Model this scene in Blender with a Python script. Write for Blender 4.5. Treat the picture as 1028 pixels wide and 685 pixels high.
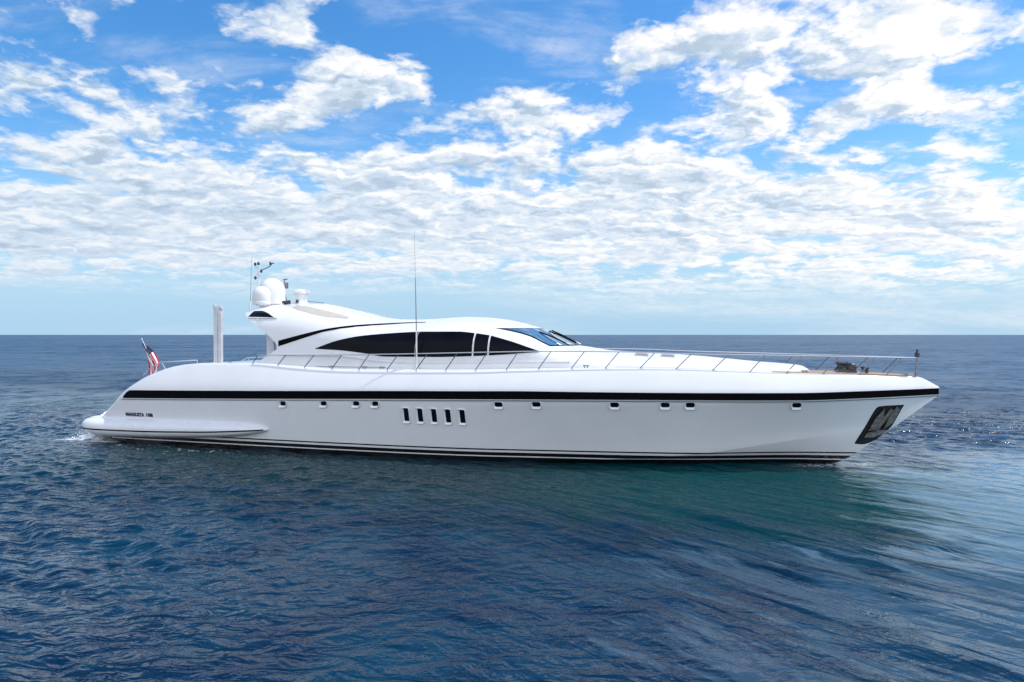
import bpy, bmesh, math, random
import numpy as np
from mathutils import Vector, Matrix
random.seed(7); rng = np.random.default_rng(11)
R = math.radians
scene = bpy.context.scene
for o in list(bpy.data.objects): bpy.data.objects.remove(o)
C = scene.collection

# ------------------------------------------------------------------ camera
CAM_H = 4.4
cam = bpy.data.cameras.new('camera'); cam.lens = 23.99; cam.sensor_width = 36; cam.clip_end = 90000; cam.clip_start = 0.1
camo = bpy.data.objects.new('camera', cam); C.objects.link(camo)
camo.location = (0, 0, CAM_H); camo.rotation_euler = (R(90 - 0.52), 0, 0)
scene.camera = camo

# ------------------------------------------------------------------ world, sun, exposure
SUN_EL = 60.0; SUN_AZ = 86.0      # azimuth clockwise from +Y (the sun stands high over the right-hand side)
scene.view_settings.view_transform = 'Standard'; scene.view_settings.look = 'None'
scene.view_settings.exposure = 0.15; scene.view_settings.gamma = 1.0
scene.view_settings.use_curve_mapping = False
sun = bpy.data.lights.new('sun', 'SUN'); sun.energy = 3.1; sun.angle = R(0.53); sun.color = (1, .955, .88)
suno = bpy.data.objects.new('sun', sun); C.objects.link(suno)
sd = Vector((math.sin(R(SUN_AZ)) * math.cos(R(SUN_EL)), math.cos(R(SUN_AZ)) * math.cos(R(SUN_EL)), math.sin(R(SUN_EL))))
suno.rotation_euler = sd.to_track_quat('Z', 'Y').to_euler(); suno.location = sd * 60

class NT:
    """small helper to write node trees"""
    def __init__(s, tree): s.t = tree; s.n = tree.nodes; s.l = tree.links
    def new(s, typ, **kw):
        n = s.n.new(typ)
        for k, v in kw.items(): setattr(n, k, v)
        return n
    def put(s, sock, v):
        if v is None: return
        if isinstance(v, bpy.types.NodeSocket): s.l.new(v, sock)
        else: sock.default_value = v
    def m(s, op, a, b=None, c=None, clamp=False):
        n = s.new('ShaderNodeMath', operation=op, use_clamp=clamp)
        for i, v in enumerate((a, b, c)): s.put(n.inputs[i], v)
        return n.outputs[0]
    def vm(s, op, a, b=None):
        n = s.new('ShaderNodeVectorMath', operation=op); s.put(n.inputs[0], a); s.put(n.inputs[1], b); return n.outputs[0]
    def sep(s, v):
        n = s.new('ShaderNodeSeparateXYZ'); s.put(n.inputs[0], v); return n.outputs
    def comb(s, x, y, z=0.0):
        n = s.new('ShaderNodeCombineXYZ'); s.put(n.inputs[0], x); s.put(n.inputs[1], y); s.put(n.inputs[2], z); return n.outputs[0]
    def noise(s, vec, scale, detail=4, rough=.5, dist=0.0, dim='3D'):
        n = s.new('ShaderNodeTexNoise', noise_dimensions=dim); s.put(n.inputs['Vector'], vec); s.put(n.inputs['Scale'], scale)
        s.put(n.inputs['Detail'], detail); s.put(n.inputs['Roughness'], rough); s.put(n.inputs['Distortion'], dist); return n.outputs[0]
    def ss(s, v, a, b, lo=0.0, hi=1.0):
        n = s.new('ShaderNodeMapRange', interpolation_type='SMOOTHSTEP'); s.put(n.inputs[0], v)
        for i, x in enumerate((a, b, lo, hi)): s.put(n.inputs[i + 1], x)
        return n.outputs[0]
    def mix(s, f, a, b):
        n = s.new('ShaderNodeMix', data_type='RGBA'); s.put(n.inputs[0], f); s.put(n.inputs[6], a); s.put(n.inputs[7], b); return n.outputs[2]

w = bpy.data.worlds.new('World'); scene.world = w; w.use_nodes = True
W_ = NT(w.node_tree); W_.n.clear()
def sky_nodes(N):
    sk = N.new('ShaderNodeTexSky', sky_type='NISHITA'); sk.sun_disc = False
    sk.sun_elevation = R(SUN_EL); sk.sun_rotation = R(SUN_AZ); sk.air_density = 1.0; sk.dust_density = .6; sk.ozone_density = 2.5
    hs = N.new('ShaderNodeHueSaturation'); hs.inputs['Saturation'].default_value = 1.36; hs.inputs['Value'].default_value = SKY_V
    N.put(hs.inputs['Color'], sk.outputs[0])
    d = N.new('ShaderNodeTexCoord').outputs['Generated']
    x, y, z = N.sep(d)
    zc = N.m('MAXIMUM', z, 0.0)
    den = N.m('ADD', zc, 0.20)
    px = N.m('DIVIDE', x, den); py = N.m('DIVIDE', y, den)
    P = N.comb(px, py, 0.0)
    # where the cloud fields stand, by bearing (a) and height (e)
    yy = N.m('MAXIMUM', N.m('ABSOLUTE', y), .12)
    a = N.m('DIVIDE', x, yy); e = N.m('DIVIDE', zc, yy)
    bias = None
    for (bx, by, sx, sy, k) in CLOUDS:
        q = N.m('ADD', N.m('POWER', N.m('ABSOLUTE', N.m('MULTIPLY', N.m('SUBTRACT', a, (bx - 514) / 685.), 685. / sx)), 2.0),
                N.m('POWER', N.m('ABSOLUTE', N.m('MULTIPLY', N.m('SUBTRACT', e, (336.5 - by) / 685.), 685. / sy)), 2.0))
        g = N.m('MULTIPLY', N.m('EXPONENT', N.m('MULTIPLY', q, -1.0)), k)
        bias = g if bias is None else N.m('ADD', bias, g)
    warp = N.noise(P, 1.3, 3, .5)
    sh = N.vm('ADD', P, N.comb(N.m('MULTIPLY', N.m('SUBTRACT', warp, .5), .35), N.m('MULTIPLY', N.m('SUBTRACT', warp, .5), -.25), 3.1))
    n1 = N.noise(sh, 3.5, 8, .56, .0)
    n1b = N.noise(N.vm('ADD', sh, (.03, -.065, 0)), 3.5, 5, .55, .0)      # the same field a step towards the sun
    n2 = N.noise(N.vm('ADD', sh, (9, 4, 7)), 10.5, 5, .56, .0)                 # small altocumulus tufts
    n2b = N.noise(N.vm('ADD', sh, (9.015, 3.97, 7)), 10.5, 3, .55, .0)
    def puffs(vec):
        q = N.vm('ADD', vec, N.vm('MULTIPLY', N.vm('SUBTRACT', wn, (.5, .5, .5)), (.30, .30, 0)))
        t = 0
        for sc_, k_ in ((5.2, .62), (12.5, .38)):
            vo = N.new('ShaderNodeTexVoronoi', feature='F1', voronoi_dimensions='2D'); N.put(vo.inputs['Vector'], q); vo.inputs['Scale'].default_value = sc_
            pz = N.m('MULTIPLY', N.m('SUBTRACT', .42, vo.outputs['Distance']), k_); t = N.m('ADD', t, pz)
        return t
    wt = N.new('ShaderNodeTexNoise'); N.put(wt.inputs['Vector'], P); wt.inputs['Scale'].default_value = 9.0; wt.inputs['Detail'].default_value = 6; wt.inputs['Roughness'].default_value = .62
    wn = wt.outputs['Color']
    pf = puffs(sh); pfb = puffs(N.vm('ADD', sh, (.01, -.035, 0)))
    lay = N.ss(e, .19, .30)                        # 0 = low dense sheet, 1 = broken cumulus above
    f = N.m('ADD', N.m('ADD', N.m('MULTIPLY', N.m('SUBTRACT', n1, .5), 1.25), N.m('ADD', N.m('MULTIPLY', N.m('SUBTRACT', n2, .5), .30), N.m('MULTIPLY', pf, .40))), N.m('ADD', N.m('MULTIPLY', bias, .92), N.m('ADD', .528, N.m('ADD', N.ss(e, .24, .42, 0.0, -.075), N.ss(e, .10, .26, .0, -.055)))))
    dens = N.m('POWER', N.ss(f, .44, .68), .8)
    # fine wisps between
    wis = N.ss(N.noise(N.vm('MULTIPLY', P, (1, 2.2, 1)), 2.3, 9, .62, .4), .46, .78, 0.0, .55)
    dens = N.m('MAXIMUM', dens, N.m('MULTIPLY', wis, .8))
    low = N.m('MULTIPLY', N.ss(N.m('ADD', N.noise(N.vm('MULTIPLY', N.comb(a, N.m('MULTIPLY', e, 9.0), 2.0), (1, 1, 1)), 2.4, 6, .55, .2), N.m('MULTIPLY', a, .12)), .38, .70), .36)
    horiz = N.ss(N.m('ADD', e, N.m('MULTIPLY', N.m('SUBTRACT', N.noise(N.comb(a, N.m('MULTIPLY', e, 6.0), 4.0), 3.0, 4, .5), .5), .05)), .050, .105)
    dens = N.m('ADD', N.m('MULTIPLY', dens, horiz), N.m('MULTIPLY', low, N.m('SUBTRACT', 1.0, horiz)), clamp=True)
    lit = N.m('MULTIPLY', N.m('ADD', N.m('MULTIPLY', N.m('SUBTRACT', n1, n1b), 2.0), N.m('ADD', N.m('MULTIPLY', N.m('SUBTRACT', n2, n2b), .5), N.m('MULTIPLY', N.m('SUBTRACT', pf, pfb), 1.5))), N.ss(e, .03, .40, .38, 1.0))
    thick = N.ss(f, .52, .90)
    lum = N.m('ADD', N.m('SUBTRACT', .88, N.m('MULTIPLY', thick, N.ss(e, .1, .35, .13, .20))), lit, clamp=False)
    lum = N.m('MINIMUM', N.m('MAXIMUM', lum, .46), 1.02)
    # brighter towards the sun's bearing on the right
    lum = N.m('MULTIPLY', lum, N.m('ADD', .95, N.m('MULTIPLY', N.m('MINIMUM', N.m('MAXIMUM', a, -.8), .8), .18)))
    cr = N.new('ShaderNodeValToRGB'); cr.color_ramp.elements[0].position = .40; cr.color_ramp.elements[0].color = (.42, .54, .68, 1)
    cr.color_ramp.elements[1].position = .98; cr.color_ramp.elements[1].color = (1.0, .985, .96, 1)
    el = cr.color_ramp.elements.new(.68); el.color = (.64, .745, .87, 1)
    N.put(cr.inputs[0], lum)
    cloud = N.vm('MULTIPLY', cr.outputs[0], (CLOUD_V,) * 3)
    # pale air low down
    air = N.ss(e, .0, .34, 1.0, 0.0)
    base = N.mix(N.m('MULTIPLY', air, .95), hs.outputs[0], (AIR[0], AIR[1], AIR[2], 1))
    col = N.mix(dens, base, cloud)
    # unseen white bank behind the camera, added to light the hull's shaded side
    back = N.m('MULTIPLY', N.ss(y, -.55, .05, 1.0, 0.0), N.ss(zc, .55, .9, 1.0, .3))
    col = N.mix(N.m('MULTIPLY', back, .85), col, BACK_FILL)
    bg = N.new('ShaderNodeBackground'); N.put(bg.inputs[0], col); bg.inputs[1].default_value = .1
    out = N.new('ShaderNodeOutputWorld'); N.l.new(bg.outputs[0], out.inputs[0])
BACK_FILL = (13.4, 14.0, 15.0, 1)
SKY_V = 1.75; CLOUD_V = 9.6; AIR = (3.7, 5.9, 7.9)
# (x, y, width, height, weight) of cloud fields (+) and clear gaps (-), by bearing and height
CLOUDS = [(260, 28, 66, 30, .26), (380, 82, 62, 26, .24), (200, 80, 34, 15, .14), (520, 118, 75, 20, .28), (20, 8, 40, 12, .2), (90, 18, 26, 8, .12),
          (25, 90, 60, 30, .24), (150, 130, 120, 34, .20), (260, 115, 45, 26, .14), (630, 85, 34, 22, .24), (770, 62, 120, 32, .30), (920, 15, 150, 34, .30),
          (740, 120, 90, 22, .22), (930, 110, 120, 30, .22), (380, 220, 560, 44, .24), (800, 215, 420, 46, .24), (60, 210, 200, 50, .16), (420, 165, 160, 16, .12), (850, 160, 70, 7, .10),
          (460, 15, 110, 40, -.34), (120, 50, 80, 22, -.12), (560, 90, 40, 26, -.12), (590, 155, 50, 18, -.16), (330, 145, 60, 9, -.20), (320, 190, 26, 6, -.2), (40, 125, 50, 8, -.16),
          (820, 92, 60, 7, -.26), (920, 165, 90, 12, -.20), (700, 150, 26, 10, -.12), (560, 30, 60, 40, -.22), (170, 150, 1, 1, 0), (980, 70, 50, 8, -.1), (860, 238, 110, 6, -.10)]
sky_nodes(W_)

# ------------------------------------------------------------------ materials
def mat(name, col, rough=.4, metal=0.0, coat=0.0, spec=.5, mott=0.0, mscale=3.0, bump=0.0, bscale=20.0):
    m = bpy.data.materials.new(name); m.use_nodes = True; N = NT(m.node_tree); N.n.clear()
    b = N.new('ShaderNodeBsdfPrincipled'); o = N.new('ShaderNodeOutputMaterial'); N.l.new(b.outputs[0], o.inputs[0])
    co = N.new('ShaderNodeTexCoord').outputs['Object']
    nz = N.noise(co, mscale, 6, .6)
    k = N.ss(nz, .3, .7, 1.0 - mott, 1.0)
    cc = N.vm('MULTIPLY', (col[0], col[1], col[2]), N.comb(k, k, k)); N.put(b.inputs['Base Color'], cc)
    N.put(b.inputs['Roughness'], N.ss(nz, .25, .75, max(rough * .8, .01), min(rough * 1.25, 1)))
    b.inputs['Metallic'].default_value = metal; b.inputs['Coat Weight'].default_value = coat; b.inputs['Coat Roughness'].default_value = .04
    b.inputs['Specular IOR Level'].default_value = spec
    if bump:
        bp = N.new('ShaderNodeBump'); bp.inputs['Strength'].default_value = bump; bp.inputs['Distance'].default_value = .02
        N.put(bp.inputs['Height'], N.noise(co, bscale, 4, .55)); N.l.new(bp.outputs[0], b.inputs['Normal'])
    return m
M = dict(
    gel=mat('white_gelcoat', (.80, .81, .83), .3, coat=.35, mott=.03, mscale=.7, bump=.03, bscale=1.2),
    matte=mat('white_nonskid', (.80, .80, .79), .55, mott=.05, mscale=2, bump=.2, bscale=90),
    black=mat('black_paint', (.0015, .0015, .003), .3, spec=.04),
    glass=mat('tinted_window_glass', (.005, .006, .011), .05, spec=.07, mott=.4, mscale=1.2),
    port=mat('porthole_glass', (.004, .006, .012), .06, spec=.3, mott=.2),
    steel=mat('polished_steel', (.66, .66, .67), .34, 1.0),
    darksteel=mat('weathered_steel', (.30, .31, .33), .3, 1.0, mott=.4, mscale=9),
    grey=mat('grey_trim', (.22, .23, .25), .4),
    pocket=mat('anchor_pocket_steel', (.045, .045, .05), .4, .5, mott=.5, mscale=5, bump=.3, bscale=6),
    anchor=mat('galvanised_steel', (.34, .30, .26), .35, .6, mott=.6, mscale=9),
    teak=mat('teak', (.42, .29, .18), .6, mott=.25, mscale=6),
    beige=mat('matte_beige', (.50, .46, .42), .8, mott=.12, mscale=3, bump=.2, bscale=40),
    radome=mat('radome_plastic', (.80, .80, .80), .35, mott=.03),
    winch=mat('windlass_metal', (.08, .08, .09), .35, .6, mott=.3, mscale=12),
    red=mat('flag_red', (.50, .012, .05), .85), white=mat('flag_white', (.78, .76, .78), .85), navy=mat('flag_navy', (.012, .02, .08), .85),
    letter=mat('dark_lettering', (.006, .008, .014), .4),
    wgrey=mat('pale_grey_composite', (.66, .67, .69), .45, mott=.2, mscale=2),  # pale grey composite, slightly mottled
)
# windscreen: clear blue-grey laminated glass over a pale interior cover
def windscreen_mat():
    m = bpy.data.materials.new('windscreen_glass'); m.use_nodes = True; N = NT(m.node_tree)
    b = N.n['Principled BSDF']; b.inputs['Base Color'].default_value = (.05, .15, .27, 1); b.inputs['Roughness'].default_value = .06
    b.inputs['Coat Weight'].default_value = 1.0; b.inputs['IOR'].default_value = 1.6
    return m
M['screen'] = windscreen_mat()
# topsides: white, with the boot-top lines painted at fixed heights above the waterline
def hull_mat():
    m = bpy.data.materials.new('hull_topsides'); m.use_nodes = True; N = NT(m.node_tree)
    b = N.n['Principled BSDF']
    co = N.new('ShaderNodeTexCoord').outputs['Object']; z = N.sep(co)[2]
    r = N.new('ShaderNodeValToRGB'); r.color_ramp.interpolation = 'CONSTANT'
    K = (.006, .006, .009, 1); Wt = (.74, .74, .74, 1)
    r.color_ramp.elements[0].position = 0; r.color_ramp.elements[0].color = K
    e = r.color_ramp.elements[1]; e.position = .135; e.color = Wt
    for p, c in ((.175, K), (.30, Wt), (.375, K), (.425, (.78, .79, .81, 1))):
        q = r.color_ramp.elements.new(p); q.color = c
    N.put(r.inputs[0], z)
    nz = N.noise(co, .8, 5, .55)
    k = N.ss(nz, .3, .7, .965, 1.0)
    streak = N.noise(N.vm('MULTIPLY', co, (5, 5, .5)), 2.0, 5, .6)
    k2 = N.m('MULTIPLY', k, N.ss(streak, .35, .75, 1.0, .985))
    N.put(b.inputs['Base Color'], N.vm('MULTIPLY', r.outputs[0], N.comb(k2, k2, k2)))
    b.inputs['Roughness'].default_value = .16; b.inputs['Coat Weight'].default_value = 1.0; b.inputs['Coat Roughness'].default_value = .03
    bp = N.new('ShaderNodeBump'); bp.inputs['Strength'].default_value = .05; bp.inputs['Distance'].default_value = .05
    N.put(bp.inputs['Height'], N.noise(co, .9, 2, .5)); N.l.new(bp.outputs[0], b.inputs['Normal'])
    return m
M['hull'] = hull_mat()

# ------------------------------------------------------------------ mesh helpers
def tag(o, label=None, cat=None, group=None, kind=None):
    if label: o['label'] = label
    if cat: o['category'] = cat
    if group: o['group'] = group
    if kind: o['kind'] = kind
    return o
def mesh(name, V, F, m, parent=None, smooth=40, mi=None, mats=None):
    me = bpy.data.meshes.new(name); me.from_pydata([tuple(map(float, v)) for v in V], [], [tuple(int(i) for i in f) for f in F]); me.update()
    bm = bmesh.new(); bm.from_mesh(me); 
    if mi is None: bmesh.ops.remove_doubles(bm, verts=bm.verts, dist=1e-5)
    bmesh.ops.recalc_face_normals(bm, faces=bm.faces)
    bm.to_mesh(me); bm.free()
    for q in (mats or [m]): me.materials.append(q)
    if mi is not None:
        for p, i in zip(me.polygons, mi): p.material_index = i
    if smooth:
        for p in me.polygons: p.use_smooth = True
        me.set_sharp_from_angle(angle=R(smooth))
    o = bpy.data.objects.new(name, me); C.objects.link(o)
    if parent: o.parent = parent
    return o
class MB:
    def __init__(s): s.V = []; s.F = []
    def add(s, V, F):
        k = len(s.V); s.V += [tuple(v) for v in V]; s.F += [tuple(i + k for i in f) for f in F]; return s
    def box(s, c, d, rot=None, taper=1.0):
        V = []
        for z in (-1, 1):
            for x, y in ((-1, -1), (1, -1), (1, 1), (-1, 1)):
                k = taper if z > 0 else 1
                v = Vector((x * d[0] / 2 * k, y * d[1] / 2 * k, z * d[2] / 2))
                if rot: v = rot @ v
                V.append(v + Vector(c))
        return s.add(V, [(0, 3, 2, 1), (4, 5, 6, 7), (0, 1, 5, 4), (1, 2, 6, 5), (2, 3, 7, 6), (3, 0, 4, 7)])
    def tube(s, pts, r, n=8, r2=None):
        pts = [Vector(p) for p in pts]; rings = []
        for i, p in enumerate(pts):
            d = (pts[min(i + 1, len(pts) - 1)] - pts[max(i - 1, 0)]).normalized()
            a = d.cross(Vector((0, 0, 1)) if abs(d.z) < .9 else Vector((1, 0, 0))).normalized(); b = d.cross(a)
            rr = r if r2 is None else r + (r2 - r) * i / (len(pts) - 1)
            rings.append([p + (a * math.cos(2 * math.pi * k / n) + b * math.sin(2 * math.pi * k / n)) * rr for k in range(n)])
        V = [v for q in rings for v in q]; F = []
        for i in range(len(pts) - 1):
            for k in range(n): F.append((i * n + k, i * n + (k + 1) % n, (i + 1) * n + (k + 1) % n, (i + 1) * n + k))
        F += [tuple(range(n))[::-1], tuple((len(pts) - 1) * n + k for k in range(n))]
        return s.add(V, F)
    def lathe(s, prof, c, n=24, axis='Z'):
        V = []; F = []
        for r, z in prof:
            for k in range(n):
                a = 2 * math.pi * k / n; p = (r * math.cos(a), r * math.sin(a), z)
                if axis == 'X': p = (p[2], p[0], p[1])
                if axis == 'Y': p = (p[0], p[2], p[1])
                V.append((p[0] + c[0], p[1] + c[1], p[2] + c[2]))
        for i in range(len(prof) - 1):
            for k in range(n): F.append((i * n + k, i * n + (k + 1) % n, (i + 1) * n + (k + 1) % n, (i + 1) * n + k))
        F += [tuple(range(n))[::-1], tuple((len(prof) - 1) * n + k for k in range(n))]
        return s.add(V, F)
    def build(s, name, m, parent=None, smooth=40): return mesh(name, s.V, s.F, m, parent, smooth)

#BEGIN-SURF
# ------------------------------------------------------------------ the yacht's lines (metres; u from the stern forward, v to starboard, z up)
def curve(pts):
    X = np.array([p[0] for p in pts], float); Y = np.array([p[1] for p in pts], float)
    h = np.diff(X); d = np.diff(Y) / h; m = np.zeros(len(X)); m[0] = d[0]; m[-1] = d[-1]
    for i in range(1, len(X) - 1):
        if d[i - 1] * d[i] > 0:
            w1 = 2 * h[i] + h[i - 1]; w2 = h[i] + 2 * h[i - 1]; m[i] = (w1 + w2) / (w1 / d[i - 1] + w2 / d[i])
    def f(x):
        x = min(max(float(x), X[0]), X[-1]); i = min(max(int(np.searchsorted(X, x)) - 1, 0), len(h) - 1); t = (x - X[i]) / h[i]
        return float((2*t**3 - 3*t*t + 1)*Y[i] + (t**3 - 2*t*t + t)*h[i]*m[i] + (-2*t**3 + 3*t*t)*Y[i+1] + (t**3 - t*t)*h[i]*m[i+1])
    return f
LOA = 32.8
f_zk = curve([(0, .5), (.9, .42), (2.2, -.1), (4, -.7), (24, -1.0), (26, -.85), (28.4, -.25), (29.63, 0), (31.32, 1.2), (32.8, 2.42)])
f_zc = curve([(0, .6), (.9, .52), (2.2, .02), (4, -.1), (18, -.1), (21, .06), (24.98, .36), (27.74, .78), (30.22, 1.22), (31.3, 1.40), (32.0, 1.95), (32.8, 2.44)])
f_bc = curve([(0, 3.15), (8.5, 3.19), (14, 3.1), (16.7, 2.94), (20, 2.50), (23.2, 2.05), (25, 1.72), (27.7, 1.02), (30.2, .36), (31.3, .10), (32, .05), (32.8, .0)])
f_b1 = curve([(0, 3.4), (4, 3.48), (10, 3.52), (16, 3.5), (18, 3.45), (20, 3.3), (22, 3.05), (24, 2.7), (26, 2.25), (28, 1.7), (30, 1.05), (31.5, .52), (32.8, .02)])
f_z1 = curve([(0, 1.78), (2.66, 1.83), (8.74, 1.97), (16.9, 2.17), (20.1, 2.23), (23.3, 2.26), (28.3, 2.27), (30.5, 2.34), (32.8, 2.45)])
f_z2 = curve([(0, 2.12), (2.97, 2.16), (8.7, 2.27), (16.9, 2.45), (20.1, 2.50), (23.3, 2.50), (28.3, 2.51), (30.5, 2.57), (32.8, 2.65)])
f_zd = curve([(.9, .93), (1.35, 1.01), (1.62, 1.23), (2.24, 1.70), (2.66, 2.08), (3.17, 2.42), (3.68, 2.72), (4.18, 2.93), (4.92, 3.14), (5.65, 3.24), (6.5, 3.29), (8.5, 3.31), (10.7, 3.2), (12.4, 3.14), (17.1, 3.17), (20, 3.25), (23.3, 3.29), (28.3, 3.14), (30.5, 3.09), (32.14, 3.0), (32.8, 2.68)])
f_bd = curve([(0, 3.0), (5, 3.05), (15, 3.05), (18, 2.98), (20, 2.85), (23.3, 2.40), (26, 1.85), (28.3, 1.25), (30.5, .62), (32.1, .12), (32.8, .005)])
def hull_b(u, z):
    """half-breadth of the hull at station u, height z"""
    zk, zc, bc, b1, z1, z2, zd, bd = f_zk(u), f_zc(u), f_bc(u), f_b1(u), f_z1(u), f_z2(u), f_zd(u), f_bd(u)
    zn = max(zd, 3.2) if u < 8 else zd
    if z <= zc: b = bc * max(0., (z - zk) / max(zc - zk, 1e-3))
    elif z <= z1: b = bc + (b1 - bc) * ((z - zc) / (z1 - zc)) ** (1.0 + .25 * min(1, max(0, (u - 16) / 8)))
    elif z <= z2: b = b1
    else: b = b1 - (b1 - bd) * min(1, (z - z2) / max(zn - z2, 1e-3)) ** 1.35
    r = .10 if u < 31 else .10 * max(0.05, (32.8 - u) / 1.8)
    if z > zd - r and u < 31.9:
        q = min(1., (z - (zd - r)) / r); b -= r * .8 * (1 - math.sqrt(max(0, 1 - q * q)))
    return max(b, 0.0)
# superstructure: one shell from the radar wing to the end of the coachroof
f_zt = curve([(6.85, 5.42), (7.0, 5.50), (7.46, 5.63), (7.9, 5.70), (8.8, 5.73), (9.8, 5.72), (10.26, 5.67), (11.1, 5.50), (11.83, 5.34), (12.6, 5.15), (13.3, 5.04), (14.2, 5.02), (15, 5.04), (16.35, 5.10), (17.2, 5.07), (17.85, 5.00), (18.64, 4.85), (19.3, 4.66), (20.0, 4.30), (20.6, 4.03), (21.3, 3.93), (22, 3.82), (23, 3.76), (24.9, 3.66), (27.3, 3.45), (28.3, 3.38), (28.65, 3.32), (28.95, 3.10)])
f_zl = curve([(6.85, 5.38), (7.2, 5.33), (8.33, 4.80), (9.25, 4.16), (9.38, 4.02), (9.45, 3.2), (9.8, 2.95), (29, 2.9)])
f_w = curve([(6.85, 2.45), (8, 2.62), (10, 2.66), (15, 2.62), (18, 2.52), (20, 2.36), (22, 2.12), (25, 1.68), (27.5, 1.08), (28.6, .62), (28.95, .3)])
def f_zb(u): return f_zd(max(u, 9)) - .06
def house_b(u, z):
    zb, zt, wd = f_zb(u), f_zt(u), f_w(u)
    t = min(1., max(0., (z - zb) / (zt - zb)))
    k = min(1, max(0, (u - 19.5) / 2.5)); n = (4.2 + 2.2 * min(1, max(0, (13.5 - u) / 4.5))) * (1 - k) + 2.4 * k; m_ = 1.75 * (1 - k) + 1.5 * k
    return wd * max(0., 1 - t ** n) ** (1 / m_)
#END-SURF
def L3(u, v, z): return (u - 16.4, -v, z)      # to the yacht's own axes (origin amidships on the waterline)
YAW = R(16.7)
D = Vector((math.cos(YAW), -math.sin(YAW), 0)); NV = Vector((-math.sin(YAW), -math.cos(YAW), 0)); TIP = Vector((14.02, 22.39, 0))
def world(u, v, z): return TIP + D * (u - LOA) + NV * v + Vector((0, 0, z))

yacht = bpy.data.objects.new('motor_yacht', None); C.objects.link(yacht)
yacht.location = TIP - D * 16.4; yacht.rotation_euler = (0, 0, -YAW)
tag(yacht, 'long white motor yacht with a black stripe and raked bow cruising on calm sea', 'yacht')

# ---- hull
def build_hull():
    us = sorted(set([.9, 1.0, 1.1] + list(np.arange(1.2, 6.6, .15)) + list(np.arange(6.6, 26, .5)) + list(np.arange(26, 32.1, .2)) + list(np.arange(32.1, 32.8, .1)) + [32.8]))
    rows = []
    for u in us:
        zk, zc, z1, z2, zd = f_zk(u), f_zc(u), f_z1(u), f_z2(u), f_zd(u)
        zs = [zk, zk + (zc - zk) * .5, zc - .002, zc + .004] + [zc + (z1 - zc) * k / 8 for k in range(1, 9)] + [z1 + .001, z2] + [z2 + (zd - .10 - z2) * k / 5 for k in range(1, 6)] + [zd - .075, zd - .05, zd - .025, zd - .008, zd]
        zs = [min(z, zd) for z in zs]
        for i in range(len(zs) - 2, -1, -1): zs[i] = min(zs[i], zs[i + 1] - .0005)
        zs = [max(z, zk - 1e-3) for z in zs]
        pts = [(hull_b(u, z), z) for z in zs]
        be = pts[-1][0]
        cam_ = .05 if u > 8 else (-.0 if u < 4 else .0)
        for q in (.985, .8, .5, .2, 0): pts.append((be * q, zd - (.03 if u > 9 and q < .98 else 0) + cam_ * (1 - q)))
        rows.append([(u, v, z) for v, z in pts])
    n = len(rows[0]); V = []; F = []
    for sgn in (1, -1):
        k0 = len(V)
        for r in rows: V += [L3(u, v * sgn, z) for u, v, z in r]
        for i in range(len(rows) - 1):
            for j in range(n - 1):
                F.append((k0 + i * n + j, k0 + (i + 1) * n + j, k0 + (i + 1) * n + j + 1, k0 + i * n + j + 1))
        F += [(k0 + j, k0 + j + 1, k0 + n - 1) for j in range(n - 2)]
    o = mesh('hull', V, F, M['hull'], yacht, 28)
    return o
hull = build_hull()

def strip(name, us, zlo, zhi, off, m, parent, surf=hull_b, nz=2, sides=(1, -1), thick=.02):
    """a band that follows the surface between two heights, with its own thickness"""
    out = []
    for sgn in sides:
        V = []; F = []; n = nz + 1
        for u in us:
            lo, hi = zlo(u), zhi(u)
            for j in range(n):
                z = lo + (hi - lo) * j / nz; b = surf(u, z); V.append(L3(u, sgn * (b + off), z))
            for j in range(n):
                z = lo + (hi - lo) * j / nz; b = surf(u, z); V.append(L3(u, sgn * (b - thick), z))
        k = 2 * n
        for i in range(len(us) - 1):
            for j in range(nz):
                F.append((i*k + j, (i+1)*k + j, (i+1)*k + j + 1, i*k + j + 1))
            F.append((i*k, i*k + n, (i+1)*k + n, (i+1)*k)); F.append((i*k + nz, (i+1)*k + nz, (i+1)*k + n + nz, i*k + n + nz))
        F.append(tuple(range(n)) + tuple(n + j for j in range(nz, -1, -1))); e = (len(us) - 1) * k
        F.append(tuple(e + j for j in range(n))[::-1] + tuple(e + n + j for j in range(n)))
        out.append(mesh(name, V, F, m, parent, 30))
    return out
us_s = [2.70 + .03 * k for k in range(12)] + list(np.arange(3.1, 32.7, .3)) + [32.72, 32.79]
def st_hi(u):
    t = min(1, max(0, (u - 2.66) / .42)); return f_z1(u) + (f_z2(u) - f_z1(u)) * max(.02, 1 - (1 - t) ** 1.7)
strip('hull_stripe', us_s, lambda u: f_z1(u), st_hi, .022, M['black'], yacht)
strip('rub_rail_shadow', [2.62] + us_s[1:], lambda u: f_z1(u) - .062, lambda u: f_z1(u) - .028, .03, M['grey'], yacht)  # grey strip drawn as the shadow line below the rub rail
strip('rub_rail_strake', [2.58] + us_s[1:], lambda u: f_z1(u) - .028, lambda u: f_z1(u) - .002, .04, M['gel'], yacht)

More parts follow.
